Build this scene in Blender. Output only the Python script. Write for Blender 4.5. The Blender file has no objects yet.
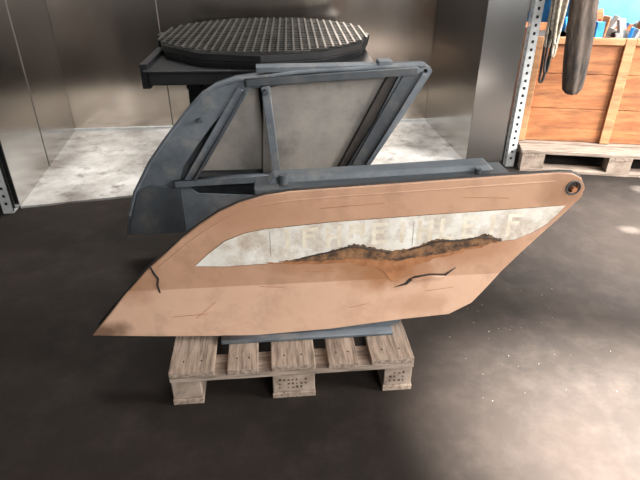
import bpy, bmesh, math, random
from mathutils import Vector, Matrix
random.seed(7)
sc = bpy.context.scene
COL = sc.collection
sc.view_settings.view_transform = 'Standard'

def lin(c):
    return tuple((x/255/12.92 if x/255 <= .04045 else ((x/255+.055)/1.055)**2.4) for x in c) + (1,)

# ---------------------------------------------------------------- materials
def mat(name, c1, c2=None, scale=6, rough=.6, metal=0, stretch=(1,1,1), contrast=(.35,.65), bump=0, fine=None, finescale=60, rough2=None, frange=(.5,.8)):
    m = bpy.data.materials.new(name); m.use_nodes = True
    nt = m.node_tree; N = nt.nodes; L = nt.links
    b = N['Principled BSDF']
    b.inputs['Roughness'].default_value = rough
    b.inputs['Metallic'].default_value = metal
    if c2 is None: c2 = tuple(max(0, x*.82) for x in c1)
    tc = N.new('ShaderNodeTexCoord'); mp = N.new('ShaderNodeMapping')
    mp.inputs['Scale'].default_value = stretch
    L.new(tc.outputs['Object'], mp.inputs[0])
    n = N.new('ShaderNodeTexNoise'); n.inputs['Scale'].default_value = scale
    n.inputs['Detail'].default_value = 6; n.inputs['Roughness'].default_value = .65
    L.new(mp.outputs[0], n.inputs['Vector'])
    r = N.new('ShaderNodeValToRGB')
    r.color_ramp.elements[0].position = contrast[0]; r.color_ramp.elements[1].position = contrast[1]
    r.color_ramp.elements[0].color = lin(c1); r.color_ramp.elements[1].color = lin(c2)
    L.new(n.outputs[0], r.inputs[0])
    out = r.outputs[0]
    if fine:
        n2 = N.new('ShaderNodeTexNoise'); n2.inputs['Scale'].default_value = finescale
        n2.inputs['Detail'].default_value = 8; n2.inputs['Roughness'].default_value=.72
        L.new(mp.outputs[0], n2.inputs['Vector'])
        r2 = N.new('ShaderNodeValToRGB')
        r2.color_ramp.elements[0].position = frange[0]; r2.color_ramp.elements[1].position = frange[1]
        r2.color_ramp.elements[0].color = (0,0,0,1); r2.color_ramp.elements[1].color = (1,1,1,1)
        L.new(n2.outputs[0], r2.inputs[0])
        mx = N.new('ShaderNodeMixRGB'); mx.inputs[2].default_value = lin(fine)
        L.new(r2.outputs[0], mx.inputs[0]); L.new(out, mx.inputs[1]); out = mx.outputs[0]
    L.new(out, b.inputs['Base Color'])
    if rough2 is not None:
        mr = N.new('ShaderNodeMapRange'); mr.inputs[1].default_value=.35; mr.inputs[2].default_value=.65
        mr.inputs[3].default_value = rough; mr.inputs[4].default_value = rough2
        L.new(n.outputs[0], mr.inputs[0]); L.new(mr.outputs[0], b.inputs['Roughness'])
    if bump:
        bp = N.new('ShaderNodeBump'); bp.inputs['Strength'].default_value = bump
        bp.inputs['Distance'].default_value = .01
        L.new(n.outputs[0], bp.inputs['Height']); L.new(bp.outputs[0], b.inputs['Normal'])
    return m

M = {}
M['floor'] = mat('concrete_floor', (45,38,33), (29,25,22), 1.5, .9, bump=.1, fine=(54,47,42), finescale=7, rough2=.75, contrast=(.3,.7), frange=(.45,.85))
M['floor'].node_tree.nodes['Principled BSDF'].inputs['Specular IOR Level'].default_value=.18
M['boothfloor'] = mat('galvanised_floor', (206,204,200), (140,134,128), 3.0, .45, .25, fine=(96,86,76), finescale=7, frange=(.52,.72))
M['steel'] = mat('stainless_steel', (198,187,176), (186,175,164), .9, .13, 1, stretch=(1.5,1.5,.25), rough2=.19)
M['steel_side'] = mat('stainless_side', (214,212,209), (202,199,196), .9, .15, 1, stretch=(1.5,1.5,.25), rough2=.21)
M['seam'] = mat('seam_dark', (110,104,98), None, 5, .5, .6)
M['post'] = mat('galvanised_post', (212,214,213), (178,180,180), 9, .5, .2)
M['white'] = mat('decal_white', (230,227,219), (202,195,183), 6, .6, fine=(156,128,100), finescale=7, frange=(.46,.72))
M['ghost'] = mat('decal_ghost', (224,215,198), (204,191,170), 20, .6, contrast=(.4,.6))
M['grime'] = mat('torn_rubber', (62,46,35), (142,104,72), 22, .9, bump=.8, contrast=(.4,.6))
M['rust'] = mat('rust_stain', (140,90,56), (174,120,80), 24, .85)
M['black'] = mat('black_edge', (34,30,28), (56,48,42), 20, .6)
M['grey'] = mat('grey_paint', (96,102,108), (70,76,82), 5, .55, fine=(126,122,116), finescale=8)
M['greydark'] = mat('dark_grey_paint', (66,71,76), (48,52,56), 4, .55, fine=(96,93,88), finescale=7)
M['dust'] = mat('dusty_plate', (142,135,127), (100,97,93), 3.2, .75, fine=(72,69,66), finescale=4, contrast=(.3,.7))
M['grit'] = mat('grit', (120,112,104), (90,82,76), 30, .9)
M['wood'] = mat('pallet_wood', (172,153,137), (134,116,101), 5, .85, stretch=(14,1.2,14), fine=(86,73,64), finescale=5, bump=.3, frange=(.46,.75))
M['woodx'] = mat('pallet_wood_across', (170,153,139), (134,118,104), 5, .85, stretch=(1.2,14,14), fine=(86,74,66), finescale=5, bump=.3, frange=(.46,.75))
M['woodend'] = mat('pallet_block', (172,154,139), (134,117,103), 14, .85, fine=(80,68,60), finescale=12)
M['blackmetal'] = mat('black_metal', (18,18,19), (32,32,33), 6, .4)
M['grate'] = mat('grate_metal', (96,94,90), (50,49,47), 12, .32, .6)
M['ply'] = mat('crate_plywood', (196,130,82), (156,94,56), 3, .7, stretch=(1,1,7), fine=(104,68,46), finescale=4, frange=(.46,.72))
M['plylight'] = mat('crate_batten', (208,156,110), (170,120,82), 4, .7, stretch=(1,1,5), fine=(118,84,58), finescale=5)
M['rope'] = mat('rope_fibre', (196,186,168), (134,122,106), 40, .9)
M['cable'] = mat('cable_rubber', (34,32,32), (54,50,46), 20, .6)
M['roll'] = mat('rolled_tarpaulin_cloth', (88,74,64), (40,35,32), 8, .85, stretch=(3,3,.8), bump=.8)
M['blue'] = mat('blue_tarp', (60,160,224), (34,118,192), 5, .5, bump=.4)
M['hall'] = mat('hall_cladding', (84,76,70), (58,52,48), 2, .8)
M['scrapw'] = mat('scrap_white', (200,198,192), (150,144,136), 9, .7)
M['scrapr'] = mat('scrap_red', (190,84,50), (140,54,36), 9, .6)
M['ink'] = mat('stamp_ink', (60,46,38), (80,62,50), 20, .9)

def paint(name, c1, c2):
    m = mat(name, c1, c2, 3.0, .48, contrast=(.3,.7), fine=tuple(x*.84 for x in c2), finescale=5)
    nt=m.node_tree; N=nt.nodes; L=nt.links; b=N['Principled BSDF']
    src=b.inputs['Base Color'].links[0].from_socket
    tc=[n for n in N if n.type=='TEX_COORD'][0]
    def blob(src, centre, sc_, col, lo, hi, amt):
        mp=N.new('ShaderNodeMapping'); mp.vector_type='POINT'
        mp.inputs['Scale'].default_value=sc_
        mp.inputs['Location'].default_value=tuple(-a*b_ for a,b_ in zip(centre,sc_))
        L.new(tc.outputs['Object'],mp.inputs[0])
        ln=N.new('ShaderNodeVectorMath'); ln.operation='LENGTH'; L.new(mp.outputs[0],ln.inputs[0])
        nz=N.new('ShaderNodeTexNoise'); nz.inputs['Scale'].default_value=18; nz.inputs['Detail'].default_value=8
        L.new(tc.outputs['Object'],nz.inputs['Vector'])
        ad=N.new('ShaderNodeMath'); ad.operation='ADD'; L.new(ln.outputs['Value'],ad.inputs[0]); L.new(nz.outputs[0],ad.inputs[1])
        mr=N.new('ShaderNodeMapRange'); mr.inputs[1].default_value=lo; mr.inputs[2].default_value=hi
        mr.inputs[3].default_value=amt; mr.inputs[4].default_value=0
        L.new(ad.outputs[0],mr.inputs[0])
        mx=N.new('ShaderNodeMixRGB'); mx.inputs[2].default_value=lin(col)
        L.new(mr.outputs[0],mx.inputs[0]); L.new(src,mx.inputs[1]); return mx.outputs[0]
    src=blob(src,(.22,0,.39),(5,1,10),(152,102,64),.85,1.45,.85)
    src=blob(src,(.5,0,.45),(4.5,1,13),(156,108,72),.85,1.4,.6)
    src=blob(src,(-.05,0,.42),(6,1,20),(156,110,78),.85,1.4,.5)
    src=blob(src,(-.72,0,.205),(9,1,18),(96,70,52),.85,1.4,.85)
    src=blob(src,(.8,0,.66),(9,1,10),(132,94,66),.85,1.6,.65)
    src=blob(src,(-.62,0,.40),(9,1,10),(146,102,74),.85,1.6,.55)
    src=blob(src,(.35,0,.25),(7,1,16),(166,124,96),.85,1.5,.5)
    src=blob(src,(-.25,0,.62),(3,1,12),(166,122,92),.85,1.5,.45)
    L.new(src,b.inputs['Base Color'])
    return m
M['paint'] = paint('faded_orange_paint', (193,153,126), (174,134,107))
M['paint_lit'] = paint('faded_orange_paint_lit_lower', (208,172,147), (193,154,128))  # lighter copy: light on the outward-folded lower skin is tinted in

# ---------------------------------------------------------------- mesh helpers
def link(o, parent=None):
    COL.objects.link(o)
    if parent: o.parent = parent
    return o
def empty(name, loc=(0,0,0), yaw=0):
    e = bpy.data.objects.new(name, None); e.location = loc
    e.rotation_euler = (0,0,math.radians(yaw)); e.empty_display_size=.1
    return link(e)
def from_bm(name, bm, m, parent=None, bevel=0, smooth=False):
    me = bpy.data.meshes.new(name); bm.normal_update(); bm.to_mesh(me); bm.free()
    me.materials.append(M[m])
    if smooth:
        for p in me.polygons: p.use_smooth=True
    o = bpy.data.objects.new(name, me); link(o,parent)
    if bevel:
        bv=o.modifiers.new('bevel','BEVEL'); bv.width=bevel; bv.segments=2; bv.limit_method='ANGLE'
    return o
def bbox(bm, x0,x1,y0,y1,z0,z1):
    vs=[bm.verts.new(p) for p in [(x0,y0,z0),(x1,y0,z0),(x1,y1,z0),(x0,y1,z0),(x0,y0,z1),(x1,y0,z1),(x1,y1,z1),(x0,y1,z1)]]
    for f in [(0,3,2,1),(4,5,6,7),(0,1,5,4),(1,2,6,5),(2,3,7,6),(3,0,4,7)]:
        bm.faces.new([vs[i] for i in f])
    return vs
def box(name, x0,x1,y0,y1,z0,z1, m, parent=None, bevel=.002):
    bm=bmesh.new(); bbox(bm,x0,x1,y0,y1,z0,z1)
    return from_bm(name,bm,m,parent,bevel)
def boxes(name, lst, m, parent=None, bevel=.002):
    bm=bmesh.new()
    for l in lst: bbox(bm,*l)
    return from_bm(name,bm,m,parent,bevel)
def plate(name, loops, thick, m, parent=None, y=0, bev=.0015, fn=None):
    cu=bpy.data.curves.new(name,'CURVE'); cu.dimensions='2D'; cu.fill_mode='BOTH'
    cu.extrude=max(thick/2-bev,.0002); cu.bevel_depth=bev; cu.bevel_resolution=1
    for lp in loops:
        s=cu.splines.new('POLY'); s.points.add(len(lp)-1); s.use_cyclic_u=True
        for i,p in enumerate(lp): s.points[i].co=(p[0],p[1],0,1)
    tmp=bpy.data.objects.new('tmp',cu); COL.objects.link(tmp)
    dg=bpy.context.evaluated_depsgraph_get()
    me=bpy.data.meshes.new_from_object(tmp.evaluated_get(dg))
    bpy.data.objects.remove(tmp); me.name=name
    for v in me.vertices:
        x,yy,z=v.co; v.co=(x,-z+y,yy)
        if fn: v.co=fn(v.co)
    me.materials.clear(); me.materials.append(M[m])
    return link(bpy.data.objects.new(name,me),parent)
def tube(name, pts, r, m, parent=None, cyc=False, smooth=True, res=3):
    cu=bpy.data.curves.new(name,'CURVE'); cu.dimensions='3D'; cu.bevel_depth=r; cu.bevel_resolution=res
    s=cu.splines.new('NURBS' if smooth else 'POLY'); s.points.add(len(pts)-1)
    for i,p in enumerate(pts): s.points[i].co=(*p[:3],1)
    if smooth: s.use_endpoint_u=True; s.order_u=3
    s.use_cyclic_u=cyc; cu.use_fill_caps=True
    tmp=bpy.data.objects.new('tmp',cu); COL.objects.link(tmp)
    dg=bpy.context.evaluated_depsgraph_get()
    me=bpy.data.meshes.new_from_object(tmp.evaluated_get(dg)); bpy.data.objects.remove(tmp)
    me.materials.clear(); me.materials.append(M[m])
    for p in me.polygons: p.use_smooth=True
    return link(bpy.data.objects.new(name,me),parent)
def cyl(name, c, r, h, axis, m, parent=None, seg=24, bevel=.001):
    bm=bmesh.new(); bmesh.ops.create_cone(bm,cap_ends=True,segments=seg,radius1=r,radius2=r,depth=h)
    if axis=='Y': bmesh.ops.rotate(bm,matrix=Matrix.Rotation(math.pi/2,3,'X'),verts=bm.verts)
    if axis=='X': bmesh.ops.rotate(bm,matrix=Matrix.Rotation(math.pi/2,3,'Y'),verts=bm.verts)
    bmesh.ops.translate(bm,vec=c,verts=bm.verts)
    return from_bm(name,bm,m,parent,bevel)
def jag(pts, n=5, amp=.004):
    out=[]
    for i,p in enumerate(pts):
        q=pts[(i+1)%len(pts)]
        for k in range(n):
            t=k/n
            out.append((p[0]+(q[0]-p[0])*t+random.uniform(-amp,amp), p[1]+(q[1]-p[1])*t+random.uniform(-amp,amp)))
    return out
def circ(cx,cz,r,n=20): return [(cx+r*math.cos(2*math.pi*i/n),cz+r*math.sin(2*math.pi*i/n)) for i in range(n)]

# ---------------------------------------------------------------- room
bm=bmesh.new(); bbox(bm,-7,7,-4,9,-.1,0); from_bm('floor',bm,'floor')
bm=bmesh.new(); 
n=90
for i in range(n):
    x0=-7+14*i/n; x1=x0+14/n*.55
    bbox(bm,x0,x1,6.96,7.0,0,4)
bbox(bm,-7,7,7.0,7.1,0,4)
from_bm('wall_far',bm,'hall')

FL=(-1.70,2.75); FR=(.984,3.43); BL=(-1.91,4.08); BR=(.863,4.33)
bm=bmesh.new()
lo=[bm.verts.new((x,y,0)) for x,y in (FL,FR,BR,BL)]; hi=[bm.verts.new((x,y,.012)) for x,y in (FL,FR,BR,BL)]
bm.faces.new(hi); bm.faces.new(lo[::-1])
for i in range(4): bm.faces.new([lo[i],lo[(i+1)%4],hi[(i+1)%4],hi[i]])
from_bm('booth_floor_plate',bm,'boothfloor')
def wallseg(name,a,b,h,m,seams=(),t=.03,parent=None):
    a=Vector((*a,0)); b=Vector((*b,0)); d=b-a; ln=d.length; yaw=math.atan2(d.y,d.x)
    bm=bmesh.new(); bbox(bm,0,ln,0,t,0,h)
    o=from_bm(name,bm,m,parent,.002); o.location=a; o.rotation_euler=(0,0,yaw)
    for k,s in enumerate(seams):
        q=box(name+'_seam_%d'%k, s*ln-.004,s*ln+.004,-.003,.001,0,h,'seam',o,.001)
    return o
wb=wallseg('wall_back',BL,BR,2.3,'steel',(.27,))
wl=wallseg('wall_left',FL,BL,2.3,'steel_side',(.45,))
wr=wallseg('wall_right',BR,FR,2.3,'steel_side',())
wallseg('wall_right_return',FR,(1.228,3.425),2.3,'steel_side')
wallseg('trim_1',BL,BR,.03,'post',(),-.012)

def post(name, loc, yaw, w=.045):
    e=empty(name,loc,yaw)
    holes=[]
    z=.05
    while z<2.2:
        holes.append([(w*.34,z),(w*.66,z),(w*.66,z+.018),(w*.34,z+.018)]); z+=.046
    plate('front_flange',[[(0,0.001),(w,0.001),(w,2.3),(0,2.3)]]+holes,.003,'post',e,0,.0005)
    o=plate('side_flange',[[(0,0.001),(w,0.001),(w,2.3),(0,2.3)]]+holes,.003,'post',e,0,.0005)
    o.rotation_euler=(0,0,math.radians(90)); 
    box('web',.003,w-.002,.012,.016,0.001,2.3,'blackmetal',e,0)
    box('foot_plate',0,w,0,w,0.001,.006,'post',e,.001)
    return e
post('perforated_post',(1.240,3.372,0),3,.052)
post('perforated_post',(-1.765,2.685,0),4,.055)

# ---------------------------------------------------------------- pallets
def pallet(name, loc, yaw, W=.806, Lg=1.2):
    e=empty(name,loc,yaw)
    bw=[.1,.145,.1]; xs=[0,W/2-.0725,W-.1]; ys=[0,Lg/2-.05,Lg-.1]
    boxes('bottom_boards',[(xs[i],xs[i]+bw[i],0,Lg,0,.022) for i in range(3)],'wood',e)
    bl=[]
    for i in range(3):
        for y in ys: bl.append((xs[i]+.002,xs[i]+bw[i]-.002,y+.004,y+.096,.022,.1))
    boxes('blocks',bl,'woodend',e,.004)
    boxes('stringers',[(0,W,y,y+.1,.1,.122) for y in ys],'woodx',e)
    widths=[.145,.1,.145,.1,.145]; gap=(W-sum(widths))/4; x=0; d=[]
    for i,w in enumerate(widths):
        j=random.uniform(-.006,.004)
        d.append((x,x+w,j,Lg+j,.122,.144)); x+=w+gap
    boxes('deck_boards',d,'wood',e,.003)
    nails=[]
    for l in d:
        for k in (.3,.7):
            xx=l[0]+(l[1]-l[0])*k
            nails.append((xx-.003,xx+.003,.047,.053,.143,.1446))
    boxes('nails',nails,'black',e,0)
    st=[]
    for (cx,n,wd) in ((W/2,7,.1),(W-.05,4,.06)):
        for rr in range(3):
            for q in range(n):
                if random.random()<.2: continue
                x0=cx-wd/2+q*wd/n
                st.append((x0,x0+random.uniform(.004,.009),.0030,.006,.040+rr*.017,.040+rr*.017+random.uniform(.004,.010)))
    boxes('stamp_marks',st,'ink',e,0)
    return e
pallet('wooden_pallet',(-.488,1.286,0),5.2)

p2=empty('wooden_pallet',(1.31,3.30,0),-9)
boxes('bottom_boards',[(0,1.2,y,y+.1,0,.022) for y in (0,.35,.7)],'woodx',p2)
boxes('blocks',[(x,x+.14,y+.003,y+.097,.022,.1) for x in (0,.53,1.06) for y in (0,.35,.7)],'woodend',p2)
boxes('stringers',[(x,x+.14,0,.8,.1,.122) for x in (0,.53,1.06)],'wood',p2)
boxes('deck_boards',[(-.01,1.21,y,y+w,.122,.144) for y,w in ((0,.14),(.17,.1),(.31,.14),(.49,.1),(.65,.15))],'woodx',p2)

# ---------------------------------------------------------------- front cover
A=empty('machine_side_cover',(0,1.5,0),5)
CZ=.355
def bend(v):
    return Vector((v.x, v.y-(.10*(CZ-v.z) if v.z<CZ else 0), v.z))
upper=[(-.625,CZ),(-.554,.431),(-.493,.484),(-.433,.539),(-.372,.586),(-.307,.628),(-.244,.656),(-.167,.677),(-.091,.687),(.247,.700),(.561,.712),(.753,.718),(.793,.714),(.823,.697),(.841,.667),(.838,.635),(.787,.569),(.677,.437),(.615,CZ)]
lower=[(-.767,.196),(-.696,.272),(-.625,CZ),(.615,CZ),(.562,.284),(.530,.245),(.454,.204),(.285,.193),(.035,.17),(-.246,.16),(-.55,.178)]
plate('upper_skin',[upper,circ(.805,.668,.021)],.012,'paint',A,0,.003)
plate('lower_skin',[lower],.012,'paint_lit',A,0,.003,bend)
tube('edge_seal',[(-.75,.016,.214),(-.70,.012,.276)]+[(x,.007,z+.002) for x,z in upper[1:-1]]+[(.617,.010,CZ)],.0065,'black',A,smooth=False)
rimpts=[(-.52,.44),(-.44,.508),(-.36,.568),(-.28,.617),(-.20,.645),(-.09,.662),(.25,.675),(.56,.687),(.74,.692)]
tube('pressed_rim',[(x,-.0035,z) for x,z in rimpts],.004,'paint',A)
cyl('pivot_bushing',(.805,.012,.668),.019,.02,'Y','black',A)
tube('pivot_ring',[(.805+.023*math.cos(t*math.pi/8),-.006,.668+.023*math.sin(t*math.pi/8)) for t in range(16)],.003,'greydark',A,cyc=True)
cyl('pivot_pin',(.808,-.002,.662),.009,.02,'Y','rust',A,12)
stripe=[(-.404,.441),(-.358,.484),(-.301,.529),(-.236,.555),(-.173,.566),(.032,.581),(.353,.593),(.583,.600),(.795,.607),(.777,.580),(.747,.542),(.700,.510),(.648,.487),(.329,.466),(.033,.447),(-.196,.437),(-.308,.434)]
plate('white_decal',[stripe],.001,'white',A,-.0068,.0002)
tube('decal_outline',[(x,-.0064,z) for x,z in stripe],.0012,'grime',A,cyc=True,smooth=False)
gl=[]
def bar(x0,x1,z0,z1): gl.append((x0,x1,-.0077,-.007,z0,z1))
x=-.13
for ch in 'IFHAEIHLEIF':
    z0=.490+x*.02; z1=.566+x*.03; w=.05; s=.013
    if x>.02 and x<.14: z0=.52
    if ch=='I': bar(x+.018,x+.018+s,z0,z1)
    if ch in 'EF': bar(x,x+s,z0,z1); bar(x+s,x+w,z1-s,z1); bar(x+s,x+w*.8,(z0+z1)/2,(z0+z1)/2+s)
    if ch in 'EL': bar(x+s,x+w,z0,z0+s)
    if ch=='L': bar(x,x+s,z0,z1)
    if ch in 'HA': bar(x,x+s,z0,z1); bar(x+w-s,x+w,z0,z1); bar(x+s,x+w-s,(z0+z1)/2-.006,(z0+z1)/2+.006)
    if ch=='A': bar(x+s,x+w-s,z1-s,z1)
    x+=.074
boxes('faded_lettering',gl,'ghost',A,0)
sm=[]
for xx in (-.16,.30): sm.append((xx,xx+.0015,-.0077,-.007,.47+xx*.03,.563+xx*.03))
boxes('decal_seams',sm,'dust',A,0)
tear=[(-.13,.443),(-.049,.458),(.016,.472),(.06,.484),(.104,.498),(.14,.492),(.178,.480),(.235,.464),(.311,.476),(.35,.493),(.394,.505),(.43,.496),(.497,.500),(.545,.515),(.575,.503),(.606,.488),(.528,.470),(.44,.455),(.362,.443),(.265,.428),(.18,.436),(.098,.446),(0,.439)]
plate('torn_decal_edge',[jag(tear,8,.0036)],.003,'grime',A,-.0085,.0006)
tube('torn_lip_1',[(-.05,-.010,.457),(.05,-.014,.478),(.104,-.014,.494),(.16,-.012,.480),(.23,-.010,.460)],.0024,'black',A)
tube('torn_lip_2',[(.29,-.010,.466),(.35,-.013,.486),(.40,-.014,.500),(.47,-.013,.494),(.54,-.013,.510),(.60,-.010,.487)],.0024,'black',A)
rs=[(-.18,.440),(-.05,.446),(.1,.450),(.28,.436),(.36,.450),(.60,.482),(.52,.460),(.42,.434),(.3,.405),(.27,.37),(.24,.345),(.22,.38),(.19,.405),(.1,.426),(-.05,.431)]
plate('rust_run',[jag(rs,6,.005)],.0006,'rust',A,-.0072,.0001)
plate('crack_1',[[(.255,.322),(.29,.336),(.303,.352),(.32,.361),(.373,.368),(.424,.364),(.456,.386),(.426,.357),(.373,.359),(.325,.354),(.31,.345),(.296,.330)]],.004,'black',A,-.009,.0004)
plate('crack_1_lifted_edge',[[(.31,.355),(.373,.363),(.424,.358),(.424,.350),(.373,.352),(.32,.346)]],.006,'paint_lit',A,-.012,.001)
plate('crack_2',[[(-.546,.45),(-.542,.448),(-.532,.42),(-.522,.40),(-.528,.375),(-.525,.345),(-.530,.345),(-.534,.375),(-.529,.398),(-.539,.42)]],.003,'black',A,-.0068,.0004)
for k,(p,q) in enumerate([((-.35,.30),(-.42,.24)),((-.05,.40),(.05,.395)),((.1,.25),(.16,.262)),((-.2,.35),(-.12,.342)),((.0,.63),(.2,.64)),((-.5,.25),(-.38,.255)),((.36,.30),(.46,.31)),((.45,.65),(.6,.64))]):
    f=lambda z:-.0062-(.10*(CZ-z) if z<CZ else 0)
    tube('scratch_%d'%k,[(p[0],f(p[1]),p[1]),(q[0],f(q[1]),q[1])],.0009,'rust',A,smooth=False)
def wedge(name,vs,h,m,par,inset=0):
    bm=bmesh.new()
    a=[bm.verts.new(v) for v in vs]; b_=[bm.verts.new((v[0]+(inset if i in(0,3) else -inset),v[1]+(inset*.5 if i<2 else 0),v[2]+h)) for i,v in enumerate(vs)]
    bm.faces.new(b_); bm.faces.new(a[::-1])
    for i in range(4): bm.faces.new([a[i],a[(i+1)%4],b_[(i+1)%4],b_[i]])
    return from_bm(name,bm,m,par,.004)
wedge('top_rail',[(-.20,.008,.676),(.60,.008,.698),(.60,.115,.698),(-.20,.115,.676)],.018,'greydark',A)
wedge('raised_rail',[(-.16,.045,.694),(.56,.045,.714),(.56,.11,.714),(-.16,.11,.694)],.02,'grey',A,.02)
cyl('rail_bolt_1',(-.11,.04,.71),.014,.036,'Z','greydark',A,12)
cyl('rail_bolt_2',(.50,.03,.722),.011,.016,'Z','greydark',A,12)
inner=[(-.50,.40),(-.40,.52),(-.25,.63),(-.12,.665),(.60,.69),(.62,.56),(.52,.38),(.40,.24),(-.50,.24)]
plate('inner_panel',[inner],.006,'greydark',A,.08,.001)
boxes('ribs',[(-.3,-.27,.006,.1,.2,.6),(.0,.03,.006,.1,.2,.66),(.36,.39,.006,.1,.24,.66)],'grey',A)
skid=[(-.40,.20),(-.375,.172),(-.33,.155),(-.22,.152),(.1,.152),(.24,.154),(.275,.170),(.30,.21)]
plate('bottom_skid',[skid],.075,'grey',A,.025,.006)
plate('skid_lip',[[(-.34,.148),(.25,.148),(.25,.154),(-.2,.156),(-.34,.164)]],.05,'grey',A,-.025,.002)

# ---------------------------------------------------------------- rear cover
B=empty('machine_side_cover',(0,2.25,0),5)
out=[(-.895,.156),(-.864,.255),(-.822,.368),(-.736,.507),(-.659,.603),(-.576,.70),(-.493,.782),(-.428,.821),(-.345,.847),(-.082,.874),(.20,.885),(.434,.892),(.456,.884),(.466,.866),(.445,.828),(.347,.662),(.225,.459),(.10,.25),(.04,.156)]
plate('outer_skin',[out,circ(.437,.868,.010)],.008,'greydark',B,.075,.002)
inn=[(-.62,.42),(-.60,.48),(-.53,.575),(-.46,.66),(-.385,.74),(-.33,.79),(-.27,.815),(-.06,.835),(.33,.852),(.24,.66),(.125,.459),(.02,.28),(-.3,.33),(-.55,.35)]
plate('frame_ring',[out,inn,circ(.437,.868,.010)],.006,'grey',B,0,.0015)
bm=bmesh.new()
for i in range(len(out)):
    p=out[i]; q=out[(i+1)%len(out)]
    vs=[bm.verts.new(v) for v in [(p[0],0,p[1]),(q[0],0,q[1]),(q[0],.075,q[1]),(p[0],.075,p[1])]]
    bm.faces.new(vs)
bmesh.ops.remove_doubles(bm,verts=bm.verts,dist=.0005)
o=from_bm('rim',bm,'grey',B)
so=o.modifiers.new('s','SOLIDIFY'); so.thickness=.006
tube('rim_bead',[(x,-.004,z) for x,z in out[1:12]],.008,'grey',B,smooth=False)
plate('dusty_inner_plate',[[(-.26,.30),(-.235,.80),(-.06,.838),(.345,.855),(.23,.65),(.11,.44),(.03,.30)]],.006,'dust',B,.03,.001)
plate('dusty_corner_plate',[[(-.54,.44),(-.36,.74),(-.30,.80),(-.255,.80),(-.235,.44)]],.004,'dust',B,.045,.001)
def beam(name,p,q,w,d,y,m,par):
    p=Vector(p); q=Vector(q); t=(q-p).normalized(); n=Vector((-t.y,t.x))*w/2
    return plate(name,[[tuple(p+n),tuple(q+n),tuple(q-n),tuple(p-n)]],d,m,par,y,.003)
beam('diagonal_strut',(-.585,.42),(-.325,.81),.026,.026,0,'grey',B)
beam('diagonal_lip',(-.555,.42),(-.305,.80),.010,.045,0,'greydark',B)
beam('vertical_strut',(-.19,.38),(-.225,.82),.030,.026,-.004,'grey',B)
beam('lower_bar',(-.64,.405),(-.18,.42),.026,.036,-.004,'grey',B)
beam('right_band',(.175,.455),(.392,.862),.070,.012,-.006,'greydark',B)
beam('right_band_lip',(.21,.47),(.43,.86),.010,.03,-.010,'grey',B)
beam('right_inner_band',(.105,.42),(.32,.845),.06,.012,.015,'black',B)
beam('top_bar',(-.30,.838),(.40,.872),.026,.03,-.006,'greydark',B)
plate('lower_tail_plate',[[(-.88,.16),(-.85,.26),(-.81,.37),(-.75,.40),(-.62,.38),(-.62,.16)]],.006,'greydark',B,-.008,.001)
cyl('bolt_1',(-.225,-.02,.80),.012,.03,'Y','greydark',B,10)
cyl('bolt_2',(-.19,-.02,.43),.012,.03,'Y','greydark',B,10)
cyl('bolt_3',(-.50,-.02,.69),.01,.02,'Y','greydark',B,10)
box('top_rail',-.26,.26,.005,.07,.872,.895,'grey',B,.003)
box('hinge_tab',.24,.30,.0,.06,.88,.91,'grey',B,.003)
bm=bmesh.new(); bmesh.ops.create_cone(bm,cap_ends=False,segments=24,radius1=.022,radius2=.022,depth=.05)
bmesh.ops.rotate(bm,matrix=Matrix.Rotation(math.pi/2,3,'X'),verts=bm.verts); bmesh.ops.translate(bm,vec=(.437,.03,.868),verts=bm.verts)
o=from_bm('pivot_eye',bm,'grey',B); so=o.modifiers.new('s','SOLIDIFY'); so.thickness=.01; so.offset=-1

# ---------------------------------------------------------------- radiator grating
G=empty('radiator_fan_unit',(-.32,3.32,0),3)
R=.61
bm=bmesh.new()
bmesh.ops.create_cone(bm,cap_ends=True,segments=12,radius1=R*.97,radius2=R,depth=.05)
bmesh.ops.translate(bm,vec=(0,0,.785),verts=bm.verts)
from_bm('shroud_disc',bm,'blackmetal',G,.006)
bm=bmesh.new(); bmesh.ops.create_cone(bm,cap_ends=False,segments=12,radius1=R,radius2=R,depth=.03)
bmesh.ops.translate(bm,vec=(0,0,.828),verts=bm.verts)
o=from_bm('shroud_rim',bm,'blackmetal',G); so=o.modifiers.new('s','SOLIDIFY'); so.thickness=.02; so.offset=-1
bm=bmesh.new(); N_=30
for i in range(1,N_):
    t=-R+2*R*i/N_; h=math.sqrt(R*R-t*t)*.955
    bbox(bm,t-.005,t+.005,-h,h,.850,.860)
for i in range(1,22):
    t=-R+2*R*i/22; h=math.sqrt(R*R-t*t)*.955
    bbox(bm,-h,h,t-.005,t+.005,.848,.858)
from_bm('wire_grating',bm,'grate',G)
box('housing',-.56,.565,-.58,.50,.70,.77,'blackmetal',G,.006)
box('housing_lip',-.58,.58,-.60,.52,.765,.775,'blackmetal',G,.002)
boxes('end_bracket',[(-.60,-.56,-.56,.3,.68,.80),(-.60,-.575,-.1,.02,.80,.86)],'blackmetal',G)
boxes('stand',[(-.44,.46,-.22,.34,.013,.60),(-.44,-.36,-.26,.4,.60,.70),(.38,.46,-.26,.4,.60,.70),(-.05,.07,-.26,.4,.60,.70)],'blackmetal',G,.004)
cyl('hose_stub',(-.30,-.24,.62),.04,.12,'Y','cable',G)

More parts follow.
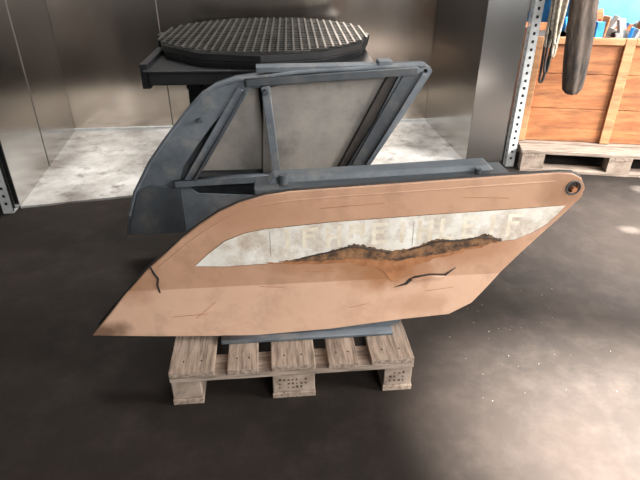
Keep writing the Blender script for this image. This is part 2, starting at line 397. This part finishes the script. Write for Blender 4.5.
# ---------------------------------------------------------------- crate on right
C=empty('plywood_crate',(1.33,3.50,.146),-8)
Hh=.66; Wc=1.15; Dc=.6
boxes('front_planks',[(0,Wc,0,.018,k*Hh/3+.002,(k+1)*Hh/3-.002) for k in range(3)],'ply',C)
box('back_panel',0,Wc,Dc-.018,Dc,0,Hh,'ply',C)
box('side_panel_left',0,.018,.018,Dc-.018,0,Hh,'ply',C)
box('side_panel_right',Wc-.018,Wc,.018,Dc-.018,0,Hh,'ply',C)
box('bottom',0,Wc,.018,Dc-.018,0,.02,'ply',C)
boxes('battens',[(.0,.045,-.022,-.001,0.002,Hh),(.52,.58,-.022,-.001,.002,Hh),(.046,.518,-.020,-.001,Hh-.04,Hh),(.582,Wc,-.020,-.001,Hh-.04,Hh)],'plylight',C,.003)
boxes('contents',[(.03,.5,.05,.5,.3,.62)],'hall',C)
box('scrap_tray',.20,1.12,.03,.57,.60,.62,'hall',C)
def scraps(name,nn,m,hmax):
    bm=bmesh.new()
    for i in range(nn):
        x=random.uniform(.26,1.0); y=random.uniform(.12,.46); w=random.uniform(.02,.05); h=random.uniform(.03,hmax)
        vs=bbox(bm,-w/2,w/2,-.02,.02,0,h)
        mt=Matrix.Translation((x,y,.63))@Matrix.Rotation(random.uniform(-.5,.5),4,'Y')@Matrix.Rotation(random.uniform(0,3),4,'Z')
        bmesh.ops.transform(bm,matrix=mt,verts=vs)
    from_bm(name,bm,m,C,.002)
scraps('white_scraps',12,'scrapw',.12); scraps('dark_scraps',12,'hall',.10); scraps('wood_scraps',12,'ply',.14); scraps('red_scraps',9,'scrapr',.12); scraps('blue_scraps',5,'blue',.10)

bm=bmesh.new()
nx,ny=36,20; g={}
for i in range(nx+1):
    for j in range(ny+1):
        u=i/nx; v=j/ny
        e=min(u,1-u,v,1-v)
        h=1.15*(1-math.exp(-e*14))+.05*math.sin(u*23+v*7)*e*4+.04*math.sin(v*31+u*11)*min(1,e*6)
        g[i,j]=bm.verts.new((1.85+1.9*u,4.5+1.1*v,max(0,h)))
for i in range(nx):
    for j in range(ny): bm.faces.new([g[i,j],g[i+1,j],g[i+1,j+1],g[i,j+1]])
from_bm('blue_tarp_pile',bm,'blue',smooth=True)

# ---------------------------------------------------------------- hanging rail with ropes, roll
Rr=empty('overhead_rail_frame',(0,0,0))
box('rail_bar',1.298,2.66,3.31,3.35,1.90,1.94,'post',Rr,.002)
box('rail_leg',2.66,2.70,3.31,3.35,0.001,1.94,'post',Rr,.002)
rb=empty('hanging_rope_bundle',(0,0,0))
for k,(cx,dz,w,m,r) in enumerate([(1.320,.78,.028,'rope',.009),(1.332,.84,.028,'rope',.008),(1.320,.88,.024,'rope',.009),(1.338,.81,.024,'rope',.008),(1.326,.58,.030,'cable',.008),(1.328,.93,.030,'rope',.008),(1.340,.74,.016,'rope',.007),(1.320,.83,.016,'rope',.008),(1.332,.64,.022,'cable',.007)]):
    pts=[]
    y=3.25+random.uniform(-.04,.04); top=1.885
    def side(sgn,i):
        t=i/6
        return (max(1.305,cx+sgn*w*(.4+.6*math.sin(t*3))+random.uniform(-.004,.004)), y+(3.33-y)*(1-t)**2, top-(top-dz-.04)*t)
    for i in range(7): pts.append(side(-1,i))
    pts.append((cx-w*.3,y,dz)); pts.append((cx+w*.3,y,dz))
    for i in range(7): pts.append(side(1,6-i))
    tube('rope_loop_%d'%k,pts,r,m,rb)
bm=bmesh.new(); prof=[(.0,.50),(.035,.505),(.055,.53),(.065,.60),(.072,.72),(.076,.86),(.075,1.0),(.070,1.2),(.062,1.5),(.045,1.75),(.03,1.85),(.015,1.893)]
seg=36; rings=[]
prof2=[]
for i in range(len(prof)-1):
    for q in range(4):
        t=q/4; prof2.append((prof[i][0]+(prof[i+1][0]-prof[i][0])*t,prof[i][1]+(prof[i+1][1]-prof[i][1])*t))
prof2.append(prof[-1])
for r,z in prof2:
    t=(z-.5)/.6; cx=1.533-.058*min(t,1.0); cy=3.30+.02*max(0,t-1)
    rings.append([bm.verts.new((cx+r*(1+.08*math.sin(3*a_+z*3)+.07*math.sin(7*a_+z*2)+random.uniform(-.02,.02))*math.cos(a_),cy+r*.8*(1+.10*math.sin(3*a_+z*3)+.07*math.sin(7*a_+z*2))*math.sin(a_),z)) for a_ in [2*math.pi*i/seg for i in range(seg)]])
for i in range(len(rings)-1):
    for j in range(seg):
        bm.faces.new([rings[i][j],rings[i][(j+1)%seg],rings[i+1][(j+1)%seg],rings[i+1][j]])
bm.faces.new(rings[-1])
from_bm('hanging_tarpaulin_roll',bm,'roll',smooth=True)

bm=bmesh.new()
for i in range(40):
    x=random.uniform(.5,1.1); y=random.uniform(1.3,2.0)
    s=random.uniform(.001,.0024)
    m4=Matrix.Translation((x,y,s*.5))@Matrix.Rotation(random.random()*3,4,'Z')@Matrix.Diagonal((s*1.4,s,s*.7,1))
    bmesh.ops.create_icosphere(bm,subdivisions=1,radius=1,matrix=m4)
from_bm('floor_grit',bm,'grit')

# ---------------------------------------------------------------- lights
def area(name,loc,target,size,sizey,power,col=(1,1,1),spread=180):
    l=bpy.data.lights.new(name,'AREA'); l.shape='RECTANGLE'; l.size=size; l.size_y=sizey; l.energy=power; l.color=col
    l.spread=math.radians(spread)
    o=bpy.data.objects.new(name,l); o.location=loc
    o.rotation_euler=(Vector(target)-Vector(loc)).to_track_quat('-Z','Y').to_euler(); link(o); return o
area('daylight_key',(2.6,-2.4,2.3),(0,2.2,.6),2.6,2.0,225,(1,.99,.97))  # added area lamp standing for front-right daylight, no doorway modelled
area('booth_fill',(-.5,3.45,3.9),(-.5,3.5,0),2.0,1.0,46,(1,.99,.97),80)  # unseen fill lamp added above the booth to brighten its floor
area('side_fill',(4.6,1.2,2.4),(1.8,3.0,.2),2.0,1.6,170,(1,.98,.95),80)  # added area lamp standing in for daylight from the right, lights the crate
area('far_assumed_light',(3.4,6.6,2.6),(1.5,2.2,0),2.4,1.8,120,(.98,.98,1))  # lamp assumed at the far right for floor reflections; hall wall has no opening
area('tarp_fill',(3.2,3.3,3.0),(2.6,4.9,.8),1.0,1.0,90,(1,1,1),110)  # extra fill lamp added to brighten the blue tarp
def spot(name,loc,target,power,deg,blend,col=(1,.98,.95),r=.02):
    l=bpy.data.lights.new(name,'SPOT'); l.energy=power; l.spot_size=math.radians(deg); l.spot_blend=blend; l.color=col; l.shadow_soft_size=r
    o=bpy.data.objects.new(name,l); o.location=loc
    o.rotation_euler=(Vector(target)-Vector(loc)).to_track_quat('-Z','Y').to_euler(); link(o)
spot('floor_patch_spot_1',(3.4,-.4,3.2),(1.16,1.0,0),30000,19,1)  # added spot lamp brightening the near right floor corner
spot('floor_patch_spot_2',(4.4,2.0,3.2),(1.64,2.5,0),16000,1.2,.5)  # narrow spot lamp added for a small bright patch on the right floor
spot('floor_patch_spot_3',(4.4,2.0,3.2),(1.98,3.0,0),16000,1.8,.6)  # another added narrow spot, makes the bright patch before the crate pallet
spot('right_floor_fill',(4.4,2.0,3.4),(1.9,2.3,0),9000,26,1)  # wide soft fill added to lift the right floor, not a sun patch
w=bpy.data.worlds.new('world'); sc.world=w; w.use_nodes=True
w.node_tree.nodes['Background'].inputs[0].default_value=(.95,.97,1,1)
w.node_tree.nodes['Background'].inputs[1].default_value=.15

cd=bpy.data.cameras.new('camera'); cd.sensor_width=36; cd.lens=540/640*36; cd.clip_start=.02
co=bpy.data.objects.new('camera',cd); co.location=(0,0,1.38); co.rotation_euler=(math.radians(60),0,0); link(co)
sc.camera=co
